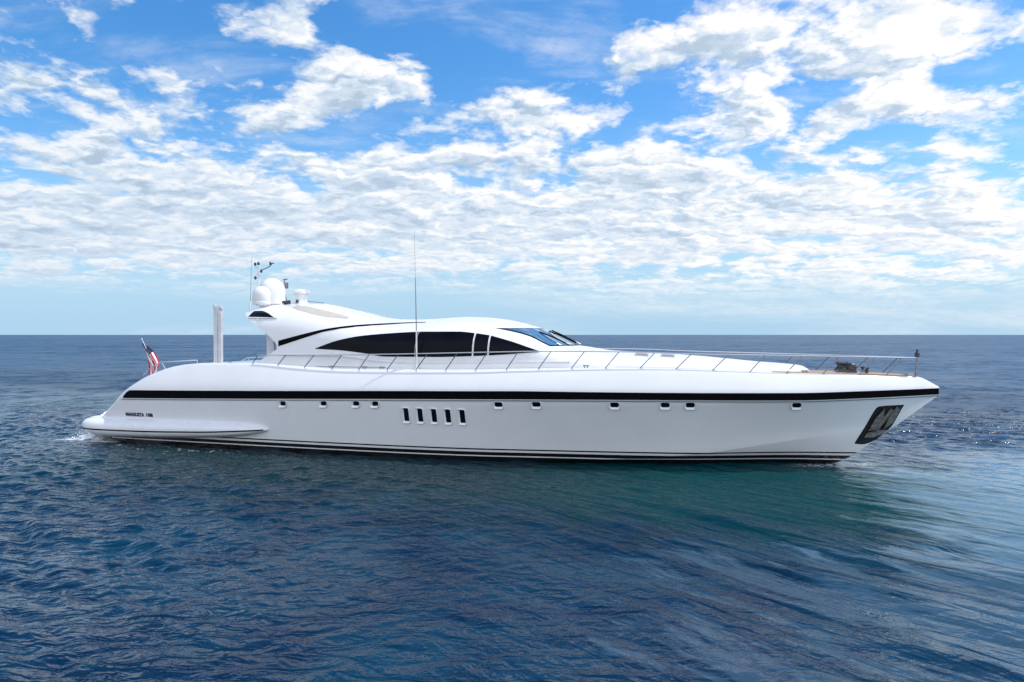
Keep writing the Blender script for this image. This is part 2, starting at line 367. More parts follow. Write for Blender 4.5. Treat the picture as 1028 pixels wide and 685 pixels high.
# ---- stern sponsons and bathing platform
s_top = curve([(.25, .60), (.36, .80), (.7, .95), (1.4, .99), (4, 1.04), (7.4, 1.05), (8.5, 1.02), (9.15, .95), (9.42, .87), (9.5, .80)])
s_bot = curve([(.25, .48), (.6, .36), (1.0, .27), (1.64, .20), (4, .24), (7.0, .38), (8.4, .50), (9.15, .64), (9.42, .73), (9.5, .79)])
s_out = curve([(.25, 3.25), (.6, 3.5), (1.0, 3.66), (2, 3.72), (6.5, 3.74), (8.2, 3.70), (9, 3.62), (9.35, 3.52), (9.5, 3.38)])
s_lin = curve([(.25, .53), (3, .54), (6.5, .63), (9.46, .80)])
def sponson(sgn):
    us = [.25, .29, .35, .45, .52, .6, .7, .85, 1.05, 1.3] + list(np.arange(1.6, 9.3, .3)) + [9.3, 9.42, 9.5]
    V = []; F = []; n = 15
    for u in us:
        t, b, w_ = s_top(u), s_bot(u), s_out(u); vi = 2.9
        for j in range(n):
            a = math.pi * (j / (n - 1)) - math.pi / 2
            cz = (t + b) / 2; hz = (t - b) / 2
            ca = abs(math.cos(a)) ** .62; sa = math.copysign(abs(math.sin(a)) ** .8, math.sin(a))
            V.append(L3(u, sgn * (vi + (w_ - vi) * ca), cz + hz * sa))
    for i in range(len(us) - 1):
        for j in range(n - 1): F.append((i*n + j, (i+1)*n + j, (i+1)*n + j + 1, i*n + j + 1))
    F.append(tuple(range(n)))
    o = mesh('sponson', V, F, M['gel'], yacht, 50)
    # thin black line along it
    def sb(u, z):
        t, b, w_ = s_top(u), s_bot(u), s_out(u); s = min(.999, abs((z - (t + b) / 2) / max((t - b) / 2, .005)))
        return 2.9 + (w_ - 2.9) * max(0, 1 - (s ** 1.25) ** 2) ** .31
    strip('line', [.27, .35, .5, .6, .8, 1.1] + list(np.arange(1.4, 9.2, .3)) + [9.2, 9.38], lambda u: s_lin(u) - .022, lambda u: s_lin(u) + .030, .012, M['black'], o, sb, 1, (sgn,))
    return o
sponson(1); sponson(-1)
pl = []
pv = MB()
n = 13
V = []; F = []
for z in (.62, .90, .955):
    for k in range(n):
        a = -1 + 2 * k / (n - 1); x = .42 + .12 * abs(a) ** 2 - (0.02 if z == .90 else 0)
        V.append(L3(x, 3.1 * a, z))
    for k in range(n): V.append(L3(1.5, 3.1 * (-1 + 2 * k / (n - 1)), z))
for l in range(2):
    for k in range(n - 1): F.append((l*2*n + k, l*2*n + k + 1, (l+1)*2*n + k + 1, (l+1)*2*n + k))
for l in (0, 2):
    for k in range(n - 1): F.append((l*2*n + k, l*2*n + k + 1, l*2*n + n + k + 1, l*2*n + n + k))
mesh('bathing_platform', V, F, M['gel'], yacht, 30)
for k in (2.55, 2.85):
    MB().lathe([(.03, .98), (.03, 1.06), (.06, 1.07), (.06, 1.10), (.0, 1.11)], L3(1.25, k, 0), 10).build('bollard', M['steel'], yacht)

# ---- superstructure shell
def build_house():
    us = [6.85, 6.9, 7.0, 7.15, 7.3, 7.5] + list(np.arange(7.7, 9.2, .2)) + [9.25, 9.31, 9.38, 9.42, 9.45, 9.6] + list(np.arange(9.8, 28.2, .2)) + [28.3, 28.5, 28.65, 28.8, 28.9, 28.95]
    tt = [0, .08, .2, .35, .5, .62, .72, .8, .86, .91, .945, .97, .985, .995, 1.0]
    V = []; F = []; n = len(tt) + 3
    for sgn in (1, -1):
        k0 = len(V)
        for u in us:
            zl, zt = f_zl(u), f_zt(u)
            bl = house_b(u, zl)
            V += [L3(u, 0, zl), L3(u, sgn * bl * .92, zl)]
            for t in tt:
                z = zl + (zt - zl) * t; V.append(L3(u, sgn * house_b(u, z), z - (.0 if t < 1 else 0)))
            V.append(L3(u, 0, zt + .012))
        for i in range(len(us) - 1):
            for j in range(n - 1):
                F.append((k0 + i*n + j, k0 + (i+1)*n + j, k0 + (i+1)*n + j + 1, k0 + i*n + j + 1))
        F += [(k0 + j, k0 + j + 1, k0 + n - 1) for j in range(n - 2)]
    return mesh('superstructure', V, F, M['gel'], yacht, 34)
house = build_house()
def hnorm(u, z, surf=house_b):
    e = .01
    du = (surf(u + e, z) - surf(u - e, z)) / (2 * e); dz = (surf(u, z + e) - surf(u, z - e)) / (2 * e)
    n_ = Vector((-du, 1, -max(dz, -6))); return n_.normalized()       # (u, v, z)
def patch(name, top, bot, m, parent, off=.012, nu=40, nz=8, sides=(1, -1), surf=house_b):
    """a pane or panel lying on the shell, outlined by two curves through (u, z) points; its rim turns in to the shell"""
    T, B = curve(top), curve(bot); ua = max(top[0][0], bot[0][0]); ub = min(top[-1][0], bot[-1][0]); res = []
    for sgn in sides:
        V = []; F = []; n = nz + 3
        for i in range(nu + 1):
            u = ua + (ub - ua) * (.5 - .5 * math.cos(math.pi * i / nu)); t, b = T(u), B(u); b = min(b, t - .002)
            for j in range(-1, nz + 2):
                jj = min(max(j, 0), nz); z = b + (t - b) * jj / nz; N_ = hnorm(u, z, surf); o_ = off if 0 <= j <= nz else -.02
                v = surf(u, z)
                V.append(L3(u + N_.x * o_, sgn * (v + N_.y * o_), z + N_.z * o_))
        for i in range(nu):
            for j in range(n - 1): F.append((i*n + j, (i+1)*n + j, (i+1)*n + j + 1, i*n + j + 1))
        F += [tuple(range(n)), tuple(nu * n + j for j in range(n))[::-1]]
        res.append(mesh(name, V, F, m, parent, 40))
    return res

# ---- glazing and the dark line under the hardtop
WT = [(11.12, 3.885), (12.07, 4.19), (12.99, 4.36), (14.4, 4.47), (15.19, 4.51), (16.78, 4.51), (17.48, 4.45), (18.09, 4.36), (18.89, 4.14), (19.44, 3.96), (19.85, 3.82)]
WB = [(11.12, 3.865), (12.11, 3.82), (13.2, 3.71), (14.1, 3.595), (16.15, 3.60), (18.39, 3.69), (19.85, 3.805)]
def cut(pts, a, b):
    f = curve(pts); return [(a, f(a))] + [p for p in pts if a + .05 < p[0] < b - .05] + [(b, f(b))]
for a, b in ((11.12, 15.22), (15.245, 17.42), (17.49, 17.99), (18.06, 19.85)):
    patch('side_window', cut(WT, a, b), cut(WB, a, b), M['glass'], house, .014, nu=36 if b - a > 1 else 8)
patch('roof_line', [(9.47, 4.17), (10.55, 4.425), (11.56, 4.64), (12.56, 4.775), (13.4, 4.835), (14.36, 4.875), (15.1, 4.885)],
      [(9.47, 3.95), (10.57, 4.27), (11.59, 4.56), (12.61, 4.715), (13.48, 4.79), (14.44, 4.85), (15.1, 4.875)], M['black'], house, .012, nu=60, nz=5)
patch('wing_window', [(7.86, 5.35), (8.2, 5.36), (8.6, 5.28), (9.12, 5.075)], [(7.86, 5.10), (8.6, 5.085), (9.12, 5.06)], M['glass'], house, .014, nu=24)
patch('wing_ledge', [(7.88, 5.092), (8.6, 5.078), (9.25, 5.052)], [(7.88, 5.05), (8.6, 5.035), (9.25, 5.04)], M['wgrey'], house, .035, nu=20, nz=3)
patch('beige_roof_panel', [(9.35, 5.60), (9.9, 5.55), (10.45, 5.45), (11.2, 5.28), (11.95, 5.10)], [(9.35, 5.52), (10.0, 5.36), (10.73, 5.19), (11.3, 5.09), (11.95, 5.03)], M['beige'], house, .008, nu=30)  # beige panel lying on the roof
strip('side_ledge', list(np.arange(9.7, 21.0, .25)), curve([(9.6, 3.60), (11.9, 3.60), (12.8, 3.53), (13.8, 3.41), (15, 3.38), (20, 3.44), (21, 3.46)]), (lambda f: (lambda u: f(u) + .035))(curve([(9.6, 3.60), (11.9, 3.60), (12.8, 3.53), (13.8, 3.41), (15, 3.38), (20, 3.44), (21, 3.46)])), .06, M['gel'], house, house_b, 1)
def house_top(u, v):
    zb, zt, wd = f_zb(u), f_zt(u), f_w(u)
    k = min(1, max(0, (u - 19.5) / 2.5)); n = (4.2 + 2.2 * min(1, max(0, (13.5 - u) / 4.5))) * (1 - k) + 2.4 * k; m_ = 1.75 * (1 - k) + 1.5 * k
    return zb + (zt - zb) * max(0, 1 - (min(1, abs(v) / wd)) ** m_) ** (1 / n)
def slope_u(z, v):
    a, b = 17.0, 21.6
    for _ in range(40):
        c = (a + b) / 2
        if house_top(c, v) > z: a = c
        else: b = c
    return (a + b) / 2
def screen_patch(name, z0, z1, vm, off, m, parent):
    V = []; F = []; nz, nv = 10, 40
    for lay in (off, -.03):
        for i in range(nz + 1):
            for j in range(nv + 1):
                v = vm * (-1 + 2 * j / nv); z = z0 + (z1 - z0) * i / nz; u = slope_u(z, v); e = .02
                gu = (house_top(u + e, v) - house_top(u - e, v)) / (2 * e); gv = (house_top(u, v + e) - house_top(u, v - e)) / (2 * e)
                N_ = Vector((-gu, -gv, 1)).normalized(); V.append(L3(u + N_.x * lay, v + N_.y * lay, z + N_.z * lay))
    w_ = nv + 1; K = (nz + 1) * w_
    for q in (0, K):
        for i in range(nz):
            for j in range(nv): F.append((q + i*w_ + j, q + i*w_ + j + 1, q + (i+1)*w_ + j + 1, q + (i+1)*w_ + j))
    for j in range(nv): F += [(j, j + 1, K + j + 1, K + j), (nz*w_ + j, nz*w_ + j + 1, K + nz*w_ + j + 1, K + nz*w_ + j)]
    for i in range(nz): F += [(i*w_, (i+1)*w_, K + (i+1)*w_, K + i*w_), (i*w_ + nv, (i+1)*w_ + nv, K + (i+1)*w_ + nv, K + i*w_ + nv)]
    return mesh(name, V, F, m, parent, 35)
screen_patch('windscreen_frame', 4.64, 3.995, 1.80, .008, M['black'], house)
wsc = screen_patch('windscreen', 4.61, 4.02, 1.74, .018, M['screen'], house)
for v, dz in ((0.05, .0), (-1.0, .03), (1.0, -.03)):
    a_ = Vector(L3(slope_u(4.46, v) - .05, v, 4.46 + .085 + dz)); b_ = Vector(L3(slope_u(4.03, v) + .12, v, 4.03 + .07))
    wq = MB(); wq.tube([a_, a_.lerp(b_, .5) + Vector((0, 0, .02)), b_], .028, 6)
    wp = wq.build('wiper', M['black'], house)
    MB().tube([b_ + Vector((.12, .25, -.05)), b_.lerp(a_, .45)], .014, 6).build('wiper_arm', M['steel'], wp)
# hatches on the coachroof
for u, v in ((23.25, .85), (24.15, .75)):
    z = house_top(u, v)
    h_ = MB(); sl = Matrix.Rotation(.05, 3, 'Y') @ Matrix.Rotation(.12, 3, 'X')
    h_.box(L3(u, v, z + .012), (.50, .36, .05), sl, .94); ho = h_.build('deck_hatch', M['beige'], house)
    MB().box(L3(u, v, z + .040), (.40, .26, .015), sl).build('hatch_pane', M['grey'], ho)
# cockpit coaming at the after end of the house
for sgn in (1, -1):
    prof = [(8.40, 3.1), (8.48, 3.30), (8.68, 3.45), (8.95, 3.60), (9.2, 3.74), (9.5, 3.94), (9.62, 3.94), (9.62, 3.1)]
    V = []; F = []; n = len(prof)
    for k, (vv, sh) in enumerate(((2.25, .02), (2.45, 0), (2.60, .0), (2.665, .05))):
        V += [L3(u + sh * (u < 9), sgn * vv, z - sh * .6 * (z > 3.2)) for u, z in prof]
    for k in range(3):
        for j in range(n): F.append((k*n + j, k*n + (j + 1) % n, (k+1)*n + (j + 1) % n, (k+1)*n + j))
    F += [tuple(range(n)), tuple(3*n + j for j in range(n))[::-1]]
    mesh('cockpit_coaming', V, F, M['gel'], yacht, 40)
    # pillar that carries the wing
    V = []; F = []
    for z, a, b in ((3.0, 8.36, 8.74), (4.2, 8.34, 8.66), (4.82, 8.20, 8.70)):
        V += [L3(a, sgn * 1.74, z), L3(b, sgn * 1.74, z), L3(b, sgn * 1.86, z), L3(a, sgn * 1.86, z)]
    for k in (0, 4): F += [(k, k+1, k+5, k+4), (k+1, k+2, k+6, k+5), (k+2, k+3, k+7, k+6), (k+3, k, k+4, k+7)]
    F += [(0, 3, 2, 1), (8, 9, 10, 11)]
    mesh('wing_pillar', V, F, M['wgrey'], yacht, 20)
# raised boarding gangway standing on the after deck
g = MB(); g.box(L3(4.44, 0, 4.25), (.40, .13, 2.85)); g.box(L3(4.27, .02, 5.66), (.10, .13, .17)); g.box(L3(4.60, .05, 5.60), (.20, .16, .07)); g.box(L3(4.44, .09, 4.2), (.06, .04, 2.4)); g.box(L3(4.44, 0, 2.95), (.6, .5, .12))
g.build('raised_gangway', M['wgrey'], yacht, 20)

# ---- domes, radar, masts and aerials on the wing
def dome(u, v, z, r, h):
    prof = [(r * .62, 0), (r * .66, .04), (r * .94, .05), (r, .10), (r, .16), (r * .985, .17), (r * .985, .18), (r, .19)]
    hs = h - r * 1.0
    prof += [(r, max(hs, .2))]
    for k in range(1, 13):
        a = math.pi / 2 * k / 12; prof.append((max(r * math.cos(a), .001), max(hs, .2) + (h - max(hs, .2)) * math.sin(a)))
    return MB().lathe(prof, L3(u, v, z), 32).build('satellite_dome', M['radome'], yacht, 30)
dome(7.73, 1.35, f_zt(7.7) - .12 + .05, .36, .81)
d2 = dome(7.32, .10, f_zt(7.4) + .04, .56, 1.20)
MB().lathe([(.50, 0), (.50, .14), (.44, .15)], L3(7.32, .10, f_zt(7.4) - .06), 28).build('dome_base', M['wgrey'], d2)
mm = MB(); mz = 5.7
mm.tube([L3(7.26, .9, mz), L3(7.24, .9, 7.42)], .035, 8); mm.tube([L3(7.26, .9, 6.9), L3(7.40, .9, 6.9)], .02)
mm.tube([L3(7.1, .9, 6.95), L3(7.28, .9, 6.95)], .015); mm.tube([L3(7.08, .9, 7.25), L3(7.30, .9, 7.25)], .015)
mast = mm.build('light_mast', M['radome'], yacht)
MB().tube([L3(7.36, .9, 7.12), L3(7.62, .9, 7.20), L3(7.80, .9, 7.28), L3(7.95, .9, 7.42)], .018, 6).tube([L3(7.80, .9, 7.40), L3(8.02, .9, 7.40)], .02, 6).tube([L3(7.82, .9, 7.34), L3(7.82, .9, 7.46)], .035, 6).build('wind_vane', M['winch'], mast)
for u, z in ((7.24, 7.42), (7.08, 7.40), (7.09, 6.82), (7.38, 7.10)):
    MB().lathe([(.025, -.08), (.05, -.06), (.05, .03), (.02, .06)], L3(u, .9, z), 10).build('mast_lamp', M['winch'], mast)
m2 = MB(); m2.tube([L3(7.62, -.6, 5.72), L3(7.46, -.6, 6.30), L3(7.46, -.6, 6.84)], .022, 6); m2.box(L3(7.56, -.6, 6.58), (.13, .10, .26)); m2.tube([L3(7.40, -.6, 6.84), L3(7.60, -.6, 6.86)], .03, 6)
m2.build('signal_light_post', M['darksteel'], yacht)
rd = MB(); rd.lathe([(.30, 0), (.30, .10), (.24, .14), (.22, .40), (.26, .44)], L3(8.98, .4, 5.66), 20)
ro = rd.build('radar_pedestal', M['radome'], yacht)
MB().lathe([(.26, 0), (.33, .03), (.33, .12), (.22, .20), (.001, .23)], L3(8.96, .4, 6.10), 24).build('radar_scanner', M['radome'], ro)
MB().box(L3(9.14, .5, 6.22), (.55, .16, .12), Matrix.Rotation(.5, 3, 'Z')).build('radar_bar', M['radome'], ro)
MB().box(L3(9.0, .72, 5.80), (.09, .05, .13)).build('radar_plug', M['winch'], ro)
MB().tube([L3(8.42, .9, 5.76), L3(8.76, .9, 5.76)], .05, 10, .09).box(L3(8.55, .9, 5.70), (.1, .08, .1)).build('horn', M['winch'], yacht)
MB().tube([L3(9.4, .6, 5.80), L3(9.85, .6, 5.76), L3(10.2, .6, 5.72)], .018, 6).build('roof_handrail', M['grey'], yacht)
nl = MB().lathe([(.03, -.06), (.06, -.04), (.06, .04), (.03, .06)], L3(8.5, 2.62, 4.99), 12).build('navigation_light', M['steel'], yacht)
MB().tube([L3(7.86, 2.25, 5.30), L3(7.87, 2.25, 5.75)], .03, 8).build('aerial_base', M['radome'], yacht)
wa = MB().tube([L3(7.86, 2.25, 5.30), L3(7.90, 2.25, 6.3), L3(7.94, 2.25, 7.5)], .013, 6, .005).build('whip_aerial', M['grey'], yacht)
wb = MB().tube([L3(15.39, 2.8, 3.15), L3(15.39, 2.8, 4.55)], .030, 8)
wu = MB().tube([L3(15.39, 2.8, 4.5), L3(15.37, 2.8, 5.5), L3(15.35, 2.8, 6.44)], .020, 6, .013)
wo = wb.build('whip_aerial', M['radome'], yacht); wu.build('aerial_rod', M['grey'], wo)
MB().tube([L3(15.35, 2.8, 6.44), L3(15.31, 2.8, 8.2)], .007, 5, .004).build('aerial_tip', M['grey'], wo)
MB().lathe([(.09, 0), (.09, .05), (.05, .12)], L3(15.39, 2.8, 3.14), 12).build('aerial_foot', M['steel'], wo)
MB().box(L3(15.39, 2.62, 4.52), (.05, .42, .04)).build('aerial_bracket', M['steel'], wo)

# ---- guard rails
ST = [(8.56, .25), (9.70, .36), (10.87, .43), (12.04, .43), (13.17, .43), (14.32, .46), (15.46, .46), (16.60, .45), (17.71, .44), (18.83, .42), (19.95, .44), (21.07, .45), (22.20, .46), (23.34, .48), (24.50, .50), (25.67, .51), (26.85, .49), (28.0, .51), (29.15, .52), (30.30, .52), (31.15, .50)]
f_rail = curve([(8.7, 3.61), (10, 3.63), (12.5, 3.66), (15, 3.71), (18, 3.79), (20.4, 3.84), (22.6, 3.83), (25, 3.765), (27.3, 3.73), (30, 3.68), (32.1, 3.64)])
for sgn in (1, -1):
    us = list(np.arange(8.75, 32.0, .4)) + [32.12]
    pts = [L3(u, sgn * max(.02, f_bd(u) - .03), f_rail(u)) for u in us]
    MB().tube(pts, .019, 8).build('guard_rail', M['steel'], yacht)
    for u, lean in ST:
        zb = f_zd(u) - .02
        s_ = MB().tube([L3(u, sgn * (f_bd(u) - .03), zb), L3(u + lean, sgn * max(.03, f_bd(u + lean) - .03), f_rail(u + lean))], .0165, 6).build('stanchion', M['darksteel'], yacht)
    # stern hand rail
    MB().tube([L3(2.88, sgn * 2.72, 2.2), L3(2.95, sgn * 2.7, 2.72), L3(3.35, sgn * 2.7, 3.04), L3(3.85, sgn * 2.7, 3.27), L3(4.8, sgn * 2.7, 3.33), L3(5.68, sgn * 2.7, 3.38)], .022, 8).tube([L3(3.9, sgn * 2.7, 3.28), L3(4.15, sgn * 2.7, 2.9)], .016, 6).tube([L3(5.68, sgn * 2.7, 3.38), L3(5.7, sgn * 2.7, 3.1)], .018, 6).build('stern_rail', M['steel'], yacht)
    # low grab rail and cleats along the side deck
    MB().tube([L3(11.3, sgn * 2.86, 3.21), L3(12.8, sgn * 2.86, 3.20), L3(14.2, sgn * 2.86, 3.20)], .014, 6).build('toe_rail', M['grey'], yacht)
    for u in (6.4, 7.4, 11.95, 13.35, 14.05, 21.55, 28.6):
        b = f_bd(u) - .14; z = f_zd(u) - .0
        MB().tube([L3(u - .11, sgn * b, z + .075), L3(u + .11, sgn * b, z + .075)], .02, 6).tube([L3(u - .05, sgn * b, z - .02), L3(u - .05, sgn * b, z + .07)], .018, 6).tube([L3(u + .05, sgn * b, z - .02), L3(u + .05, sgn * b, z + .07)], .018, 6).build('cleat', M['darksteel'], yacht)
bs = MB().tube([L3(32.12, 0, 2.95), L3(32.16, 0, 3.75)], .035, 8).build('bow_post', M['darksteel'], yacht)
MB().lathe([(.03, 0), (.075, .03), (.075, .14), (.03, .17), (.03, .22), (.06, .24), (.001, .27)], L3(32.16, 0, 3.66), 12).build('bow_light', M['winch'], bs)
MB().box(L3(31.95, 0, 3.06), (.22, .3, .14), None, .85).build('bow_roller', M['darksteel'], yacht)
# foredeck: teak, windlass, bollards
V = []; F = []
us = list(np.arange(27.6, 31.9, .2)); 
for z in (.004, .03):
    for u in us:
        b = f_bd(u) * .94
        for j in range(7): V.append(L3(u, b * (-1 + j / 3), f_zd(u) - .015 + .045 * (1 - abs(-1 + j / 3)) + z))
n = len(us) * 7
for q in (0, n):
    for i in range(len(us) - 1):
        for j in range(6): F.append((q + i*7 + j, q + i*7 + j + 1, q + (i+1)*7 + j + 1, q + (i+1)*7 + j))
for i in range(len(us) - 1):
    for j in (0, 6): F.append((i*7 + j, (i+1)*7 + j, n + (i+1)*7 + j, n + i*7 + j))
for j in range(6): F += [(j, j + 1, n + j + 1, n + j), ((len(us)-1)*7 + j, (len(us)-1)*7 + j + 1, n + (len(us)-1)*7 + j + 1, n + (len(us)-1)*7 + j)]
mesh('foredeck', V, F, M['teak'], yacht, 30)
for v in (.28, -.28):
    wl = MB(); c = L3(29.98, v, 3.14)
    wl.box((c[0], c[1], c[2] + .04), (.62, .30, .12), None, .9)
    wl.lathe([(.13, .0), (.13, .05), (.08, .08), (.08, .16), (.13, .20), (.13, .25), (.04, .27)], (c[0] - .12, c[1], c[2] + .08), 16)
    wl.lathe([(.10, -.16), (.14, -.12), (.09, -.05), (.09, .05), (.14, .12), (.10, .16)], (c[0] + .16, c[1], c[2] + .17), 14, 'Y')
    wl.tube([(c[0] + .02, c[1], c[2] + .1), (c[0] + .12, c[1] + .05, c[2] + .34)], .022, 6)
    wl.build('windlass', M['winch'], yacht)
for v in (.3, -.3):
    MB().lathe([(.05, 0), (.05, .16), (.08, .17), (.08, .21), (.02, .22)], L3(30.6, v, 3.1), 12).build('bollard', M['winch'], yacht)

# ---- portholes and the five tall windows in the topsides
def frame_and_pane(u0, z0, wd, ht, slant, rad, rim_lo, rim_hi, rim_aft, parent):
    """a recessed opening: a moulded white surround, deep at its foot, and a dark pane"""
    def outline(a, b, c, d, r, n=5):    # aft, fwd, bottom, top -> rounded outline in (du, dz)
        pts = []
        for cx, cy, s in ((b - r, d - r, 0), (a + r, d - r, 1), (a + r, c + r, 2), (b - r, c + r, 3)):
            for k in range(n + 1):
                t = math.pi / 2 * (s + k / n); x = cx + r * math.cos(t); y = cy + r * math.sin(t); pts.append((x - slant * (y / ht), y))
        return pts
    for sgn in (1, -1):
        V = []; F = []
        rings = [(outline(-wd/2 - rim_aft - .02, wd/2 + .045, -ht/2 - rim_lo - .02, ht/2 + rim_hi + .015, rad + .03), -.004),
                 (outline(-wd/2 - rim_aft, wd/2 + .03, -ht/2 - rim_lo, ht/2 + rim_hi, rad + .02), .060),
                 (outline(-wd/2, wd/2, -ht/2, ht/2, rad), .004), (outline(-wd/2, wd/2, -ht/2, ht/2, rad), -.01)]
        n = len(rings[0][0])
        for pts, off in rings:
            for x, y in pts: V.append(L3(u0 + x, sgn * (hull_b(u0 + x, z0 + y) + off), z0 + y))
        for q in range(3):
            for k in range(n): F.append((q*n + k, q*n + (k+1) % n, (q+1)*n + (k+1) % n, (q+1)*n + k))
        yield sgn, V, F, [(x, y) for x, y in rings[2][0]]
def opening(name, u0, z0, wd, ht, slant, rad, lo, hi, aft):
    for sgn, V, F, pts in frame_and_pane(u0, z0, wd, ht, slant, rad, lo, hi, aft, hull):
        fr = mesh(name, V, F, M['gel'], hull, 25)
        Vp = [L3(u0 + x, sgn * (hull_b(u0 + x, z0 + y) + .006), z0 + y) for x, y in pts] + [L3(u0 + x, sgn * (hull_b(u0 + x, z0 + y) - .02), z0 + y) for x, y in pts]
        n = len(pts); Fp = [tuple(range(n)), tuple(range(n, 2 * n))[::-1]] + [(k, (k+1) % n, n + (k+1) % n, n + k) for k in range(n)]
        mesh('pane', Vp, Fp, M['port'], fr, 0)
for u, z in ((10.27, 1.83), (12.0, 1.88), (13.33, 1.915), (14.09, 1.93), (18.69, 2.02), (19.99, 2.05), (22.57, 2.075), (24.19, 2.09), (24.98, 2.095), (28.31, 2.10)):
    opening('porthole', u, z, .24 if u < 15 else .27, .155, -.03 if u < 15 else 0, .06, .075, .018, .07 if u < 15 else .035)
for u in (15.27, 15.80, 16.32, 16.84, 17.36):
    opening('hull_window', u, 1.565, .18, .46, .01, .03, .075, .02, .06)

# ---- anchor pocket
pk = patch('anchor_pocket', [(30.31, .77), (30.60, 1.36), (30.93, 2.02), (31.69, 2.08)], [(30.31, .745), (30.5, .735), (31.32, 1.27), (31.69, 2.065)], M['pocket'], hull, .012, nu=30, surf=hull_b)
patch('pocket_rim', [(30.28, .78), (30.58, 1.38), (30.91, 2.04), (31.72, 2.10)], [(30.28, .73), (30.5, .71), (31.33, 1.25), (31.72, 2.08)], M['black'], hull, .006, nu=30, surf=hull_b)
for o_, sgn in zip(pk, (1, -1)):
    def A(u, z, off): return L3(u, sgn * (hull_b(u, z) + off), z)
    an = MB(); an.tube([A(31.35, 1.95, .06), A(31.05, 1.45, .09), A(30.92, 1.22, .08)], .06, 8)
    def fluke(p):
        p = [(31.02 + (u - 31.02) * 1.13, 1.47 + (z - 1.47) * 1.12) for u, z in p]
        V = [A(u, z, .03) for u, z in p] + [A(u, z, .11) for u, z in p]; n = len(p)
        an.add(V, [tuple(range(n)), tuple(range(n, 2*n))[::-1]] + [(k, (k+1) % n, n + (k+1) % n, n + k) for k in range(n)])
    fluke([(30.70, 1.22), (30.86, 1.60), (31.08, 1.92), (31.10, 1.55), (31.00, 1.28)])
    fluke([(31.12, 1.28), (31.22, 1.60), (31.42, 1.98), (31.52, 1.90), (31.38, 1.50)])
    fluke([(30.60, 1.02), (30.68, 1.16), (31.0, 1.25), (31.28, 1.26), (31.1, 1.13), (30.85, 1.02)])
    an.build('anchor', M['anchor'], o_, 25)

# ---- the name on the quarter
def lettering(text, u0, z0, size, length, surf=hull_b):
    cu = bpy.data.curves.new('t', 'FONT'); cu.body = text; cu.size = 1; cu.extrude = 0.0; cu.offset = .05; cu.resolution_u = 3
    to = bpy.data.objects.new('t', cu); C.objects.link(to); dg = bpy.context.evaluated_depsgraph_get()
    me = bpy.data.meshes.new_from_object(to.evaluated_get(dg)); bpy.data.objects.remove(to)
    xs = [v.co.x for v in me.vertices]; ys = [v.co.y for v in me.vertices]; sx = length / (max(xs) - min(xs)); sy = size / (max(ys) - min(ys)); x0 = min(xs)
    for v in me.vertices:
        u = u0 + (v.co.x - x0) * sx; z = z0 + v.co.y * sy; v.co = Vector(L3(u, surf(u, z) + .012, z))
    me.materials.append(M['letter']); o = bpy.data.objects.new('name_lettering', me); C.objects.link(o); o.parent = hull
lettering('MANGUSTA', 2.72, 1.10, .155, .95); lettering('108', 3.78, 1.10, .155, .32)

# ------------------------------------------------------------------ ensign on its staff (hung from the quarter)
def build_flag():
    base = world(3.62, 2.6, 2.75)
    root = bpy.data.objects.new('flag', None); C.objects.link(root); root.location = base; root.rotation_euler = (0, 0, -YAW)
    tag(root, 'red and white striped flag with dark blue corner drooping from a staff at the stern', 'flag')
    a = Vector((0, 0, 0)); b = Vector((-.83, 0, 1.48))
    MB().tube([a, b], .011, 8).lathe([(.001, -.03), (.035, 0), (.001, .03)], b, 10).build('staff', M['radome'], root)
    nu, nv = 46, 26; V = []; F = []; mi = []
    dr = (a - b).normalized()
    def P(s, h):
        hp = b.lerp(a, .06) + dr * (h * .66)
        fall = s * 1.30
        # the cloth gathers in towards the staff as it falls, and folds
        gather = 1 - .30 * min(1, s * 1.6)
        hp = b.lerp(a, .09) + dr * (.05 + h * .74 * gather) 
        fold = .055 * math.sin(h * 15 + s * 3.0) * min(1, s * 3)
        x = hp.x + .30 * math.sin(s * 3.0) * (1 - h) + .46 * s ** .8 * (1 - .2 * h) + .04 * math.sin(s * 9 + h * 4) + .34 * (1 - h) * s - .12 - .10 * s * h
        z = hp.z - fall * (.78 + .10 * h) * (1 if s > 0 else 1)
        y = fold - .09 * math.sin(s * 4) * (h - .3)
        return Vector((x, y, z))
    for i in range(nu + 1):
        for j in range(nv + 1): V.append(P(i / nu, j / nv))
    for i in range(nu):
        for j in range(nv):
            F.append((i * (nv + 1) + j, (i + 1) * (nv + 1) + j, (i + 1) * (nv + 1) + j + 1, i * (nv + 1) + j + 1))
            stripe = int(j / nv * 13)
            mi.append(2 if (i / nu < .30 and stripe < 7) else (0 if stripe % 2 == 0 else 1))
    cl = mesh('cloth', V, F, None, root, 60, mi, [M['red'], M['white'], M['navy']])
    s = MB()
    for r in range(9):
        for c in range(6 if r % 2 == 0 else 5):
            q = P((.02 + (c + (.5 if r % 2 else 0)) * .046), (r + .75) / 9.5 * 7 / 13)
            for dy in (-.004, .004):
                s.add([q + Vector((.011 * math.cos(math.pi / 2 + k * math.pi / 5) * (1 if k % 2 == 0 else .4), dy, .011 * math.sin(math.pi / 2 + k * math.pi / 5) * (1 if k % 2 == 0 else .4))) for k in range(10)], [tuple(range(10))])
    s.build('stars', M['white'], cl, 0)
build_flag()

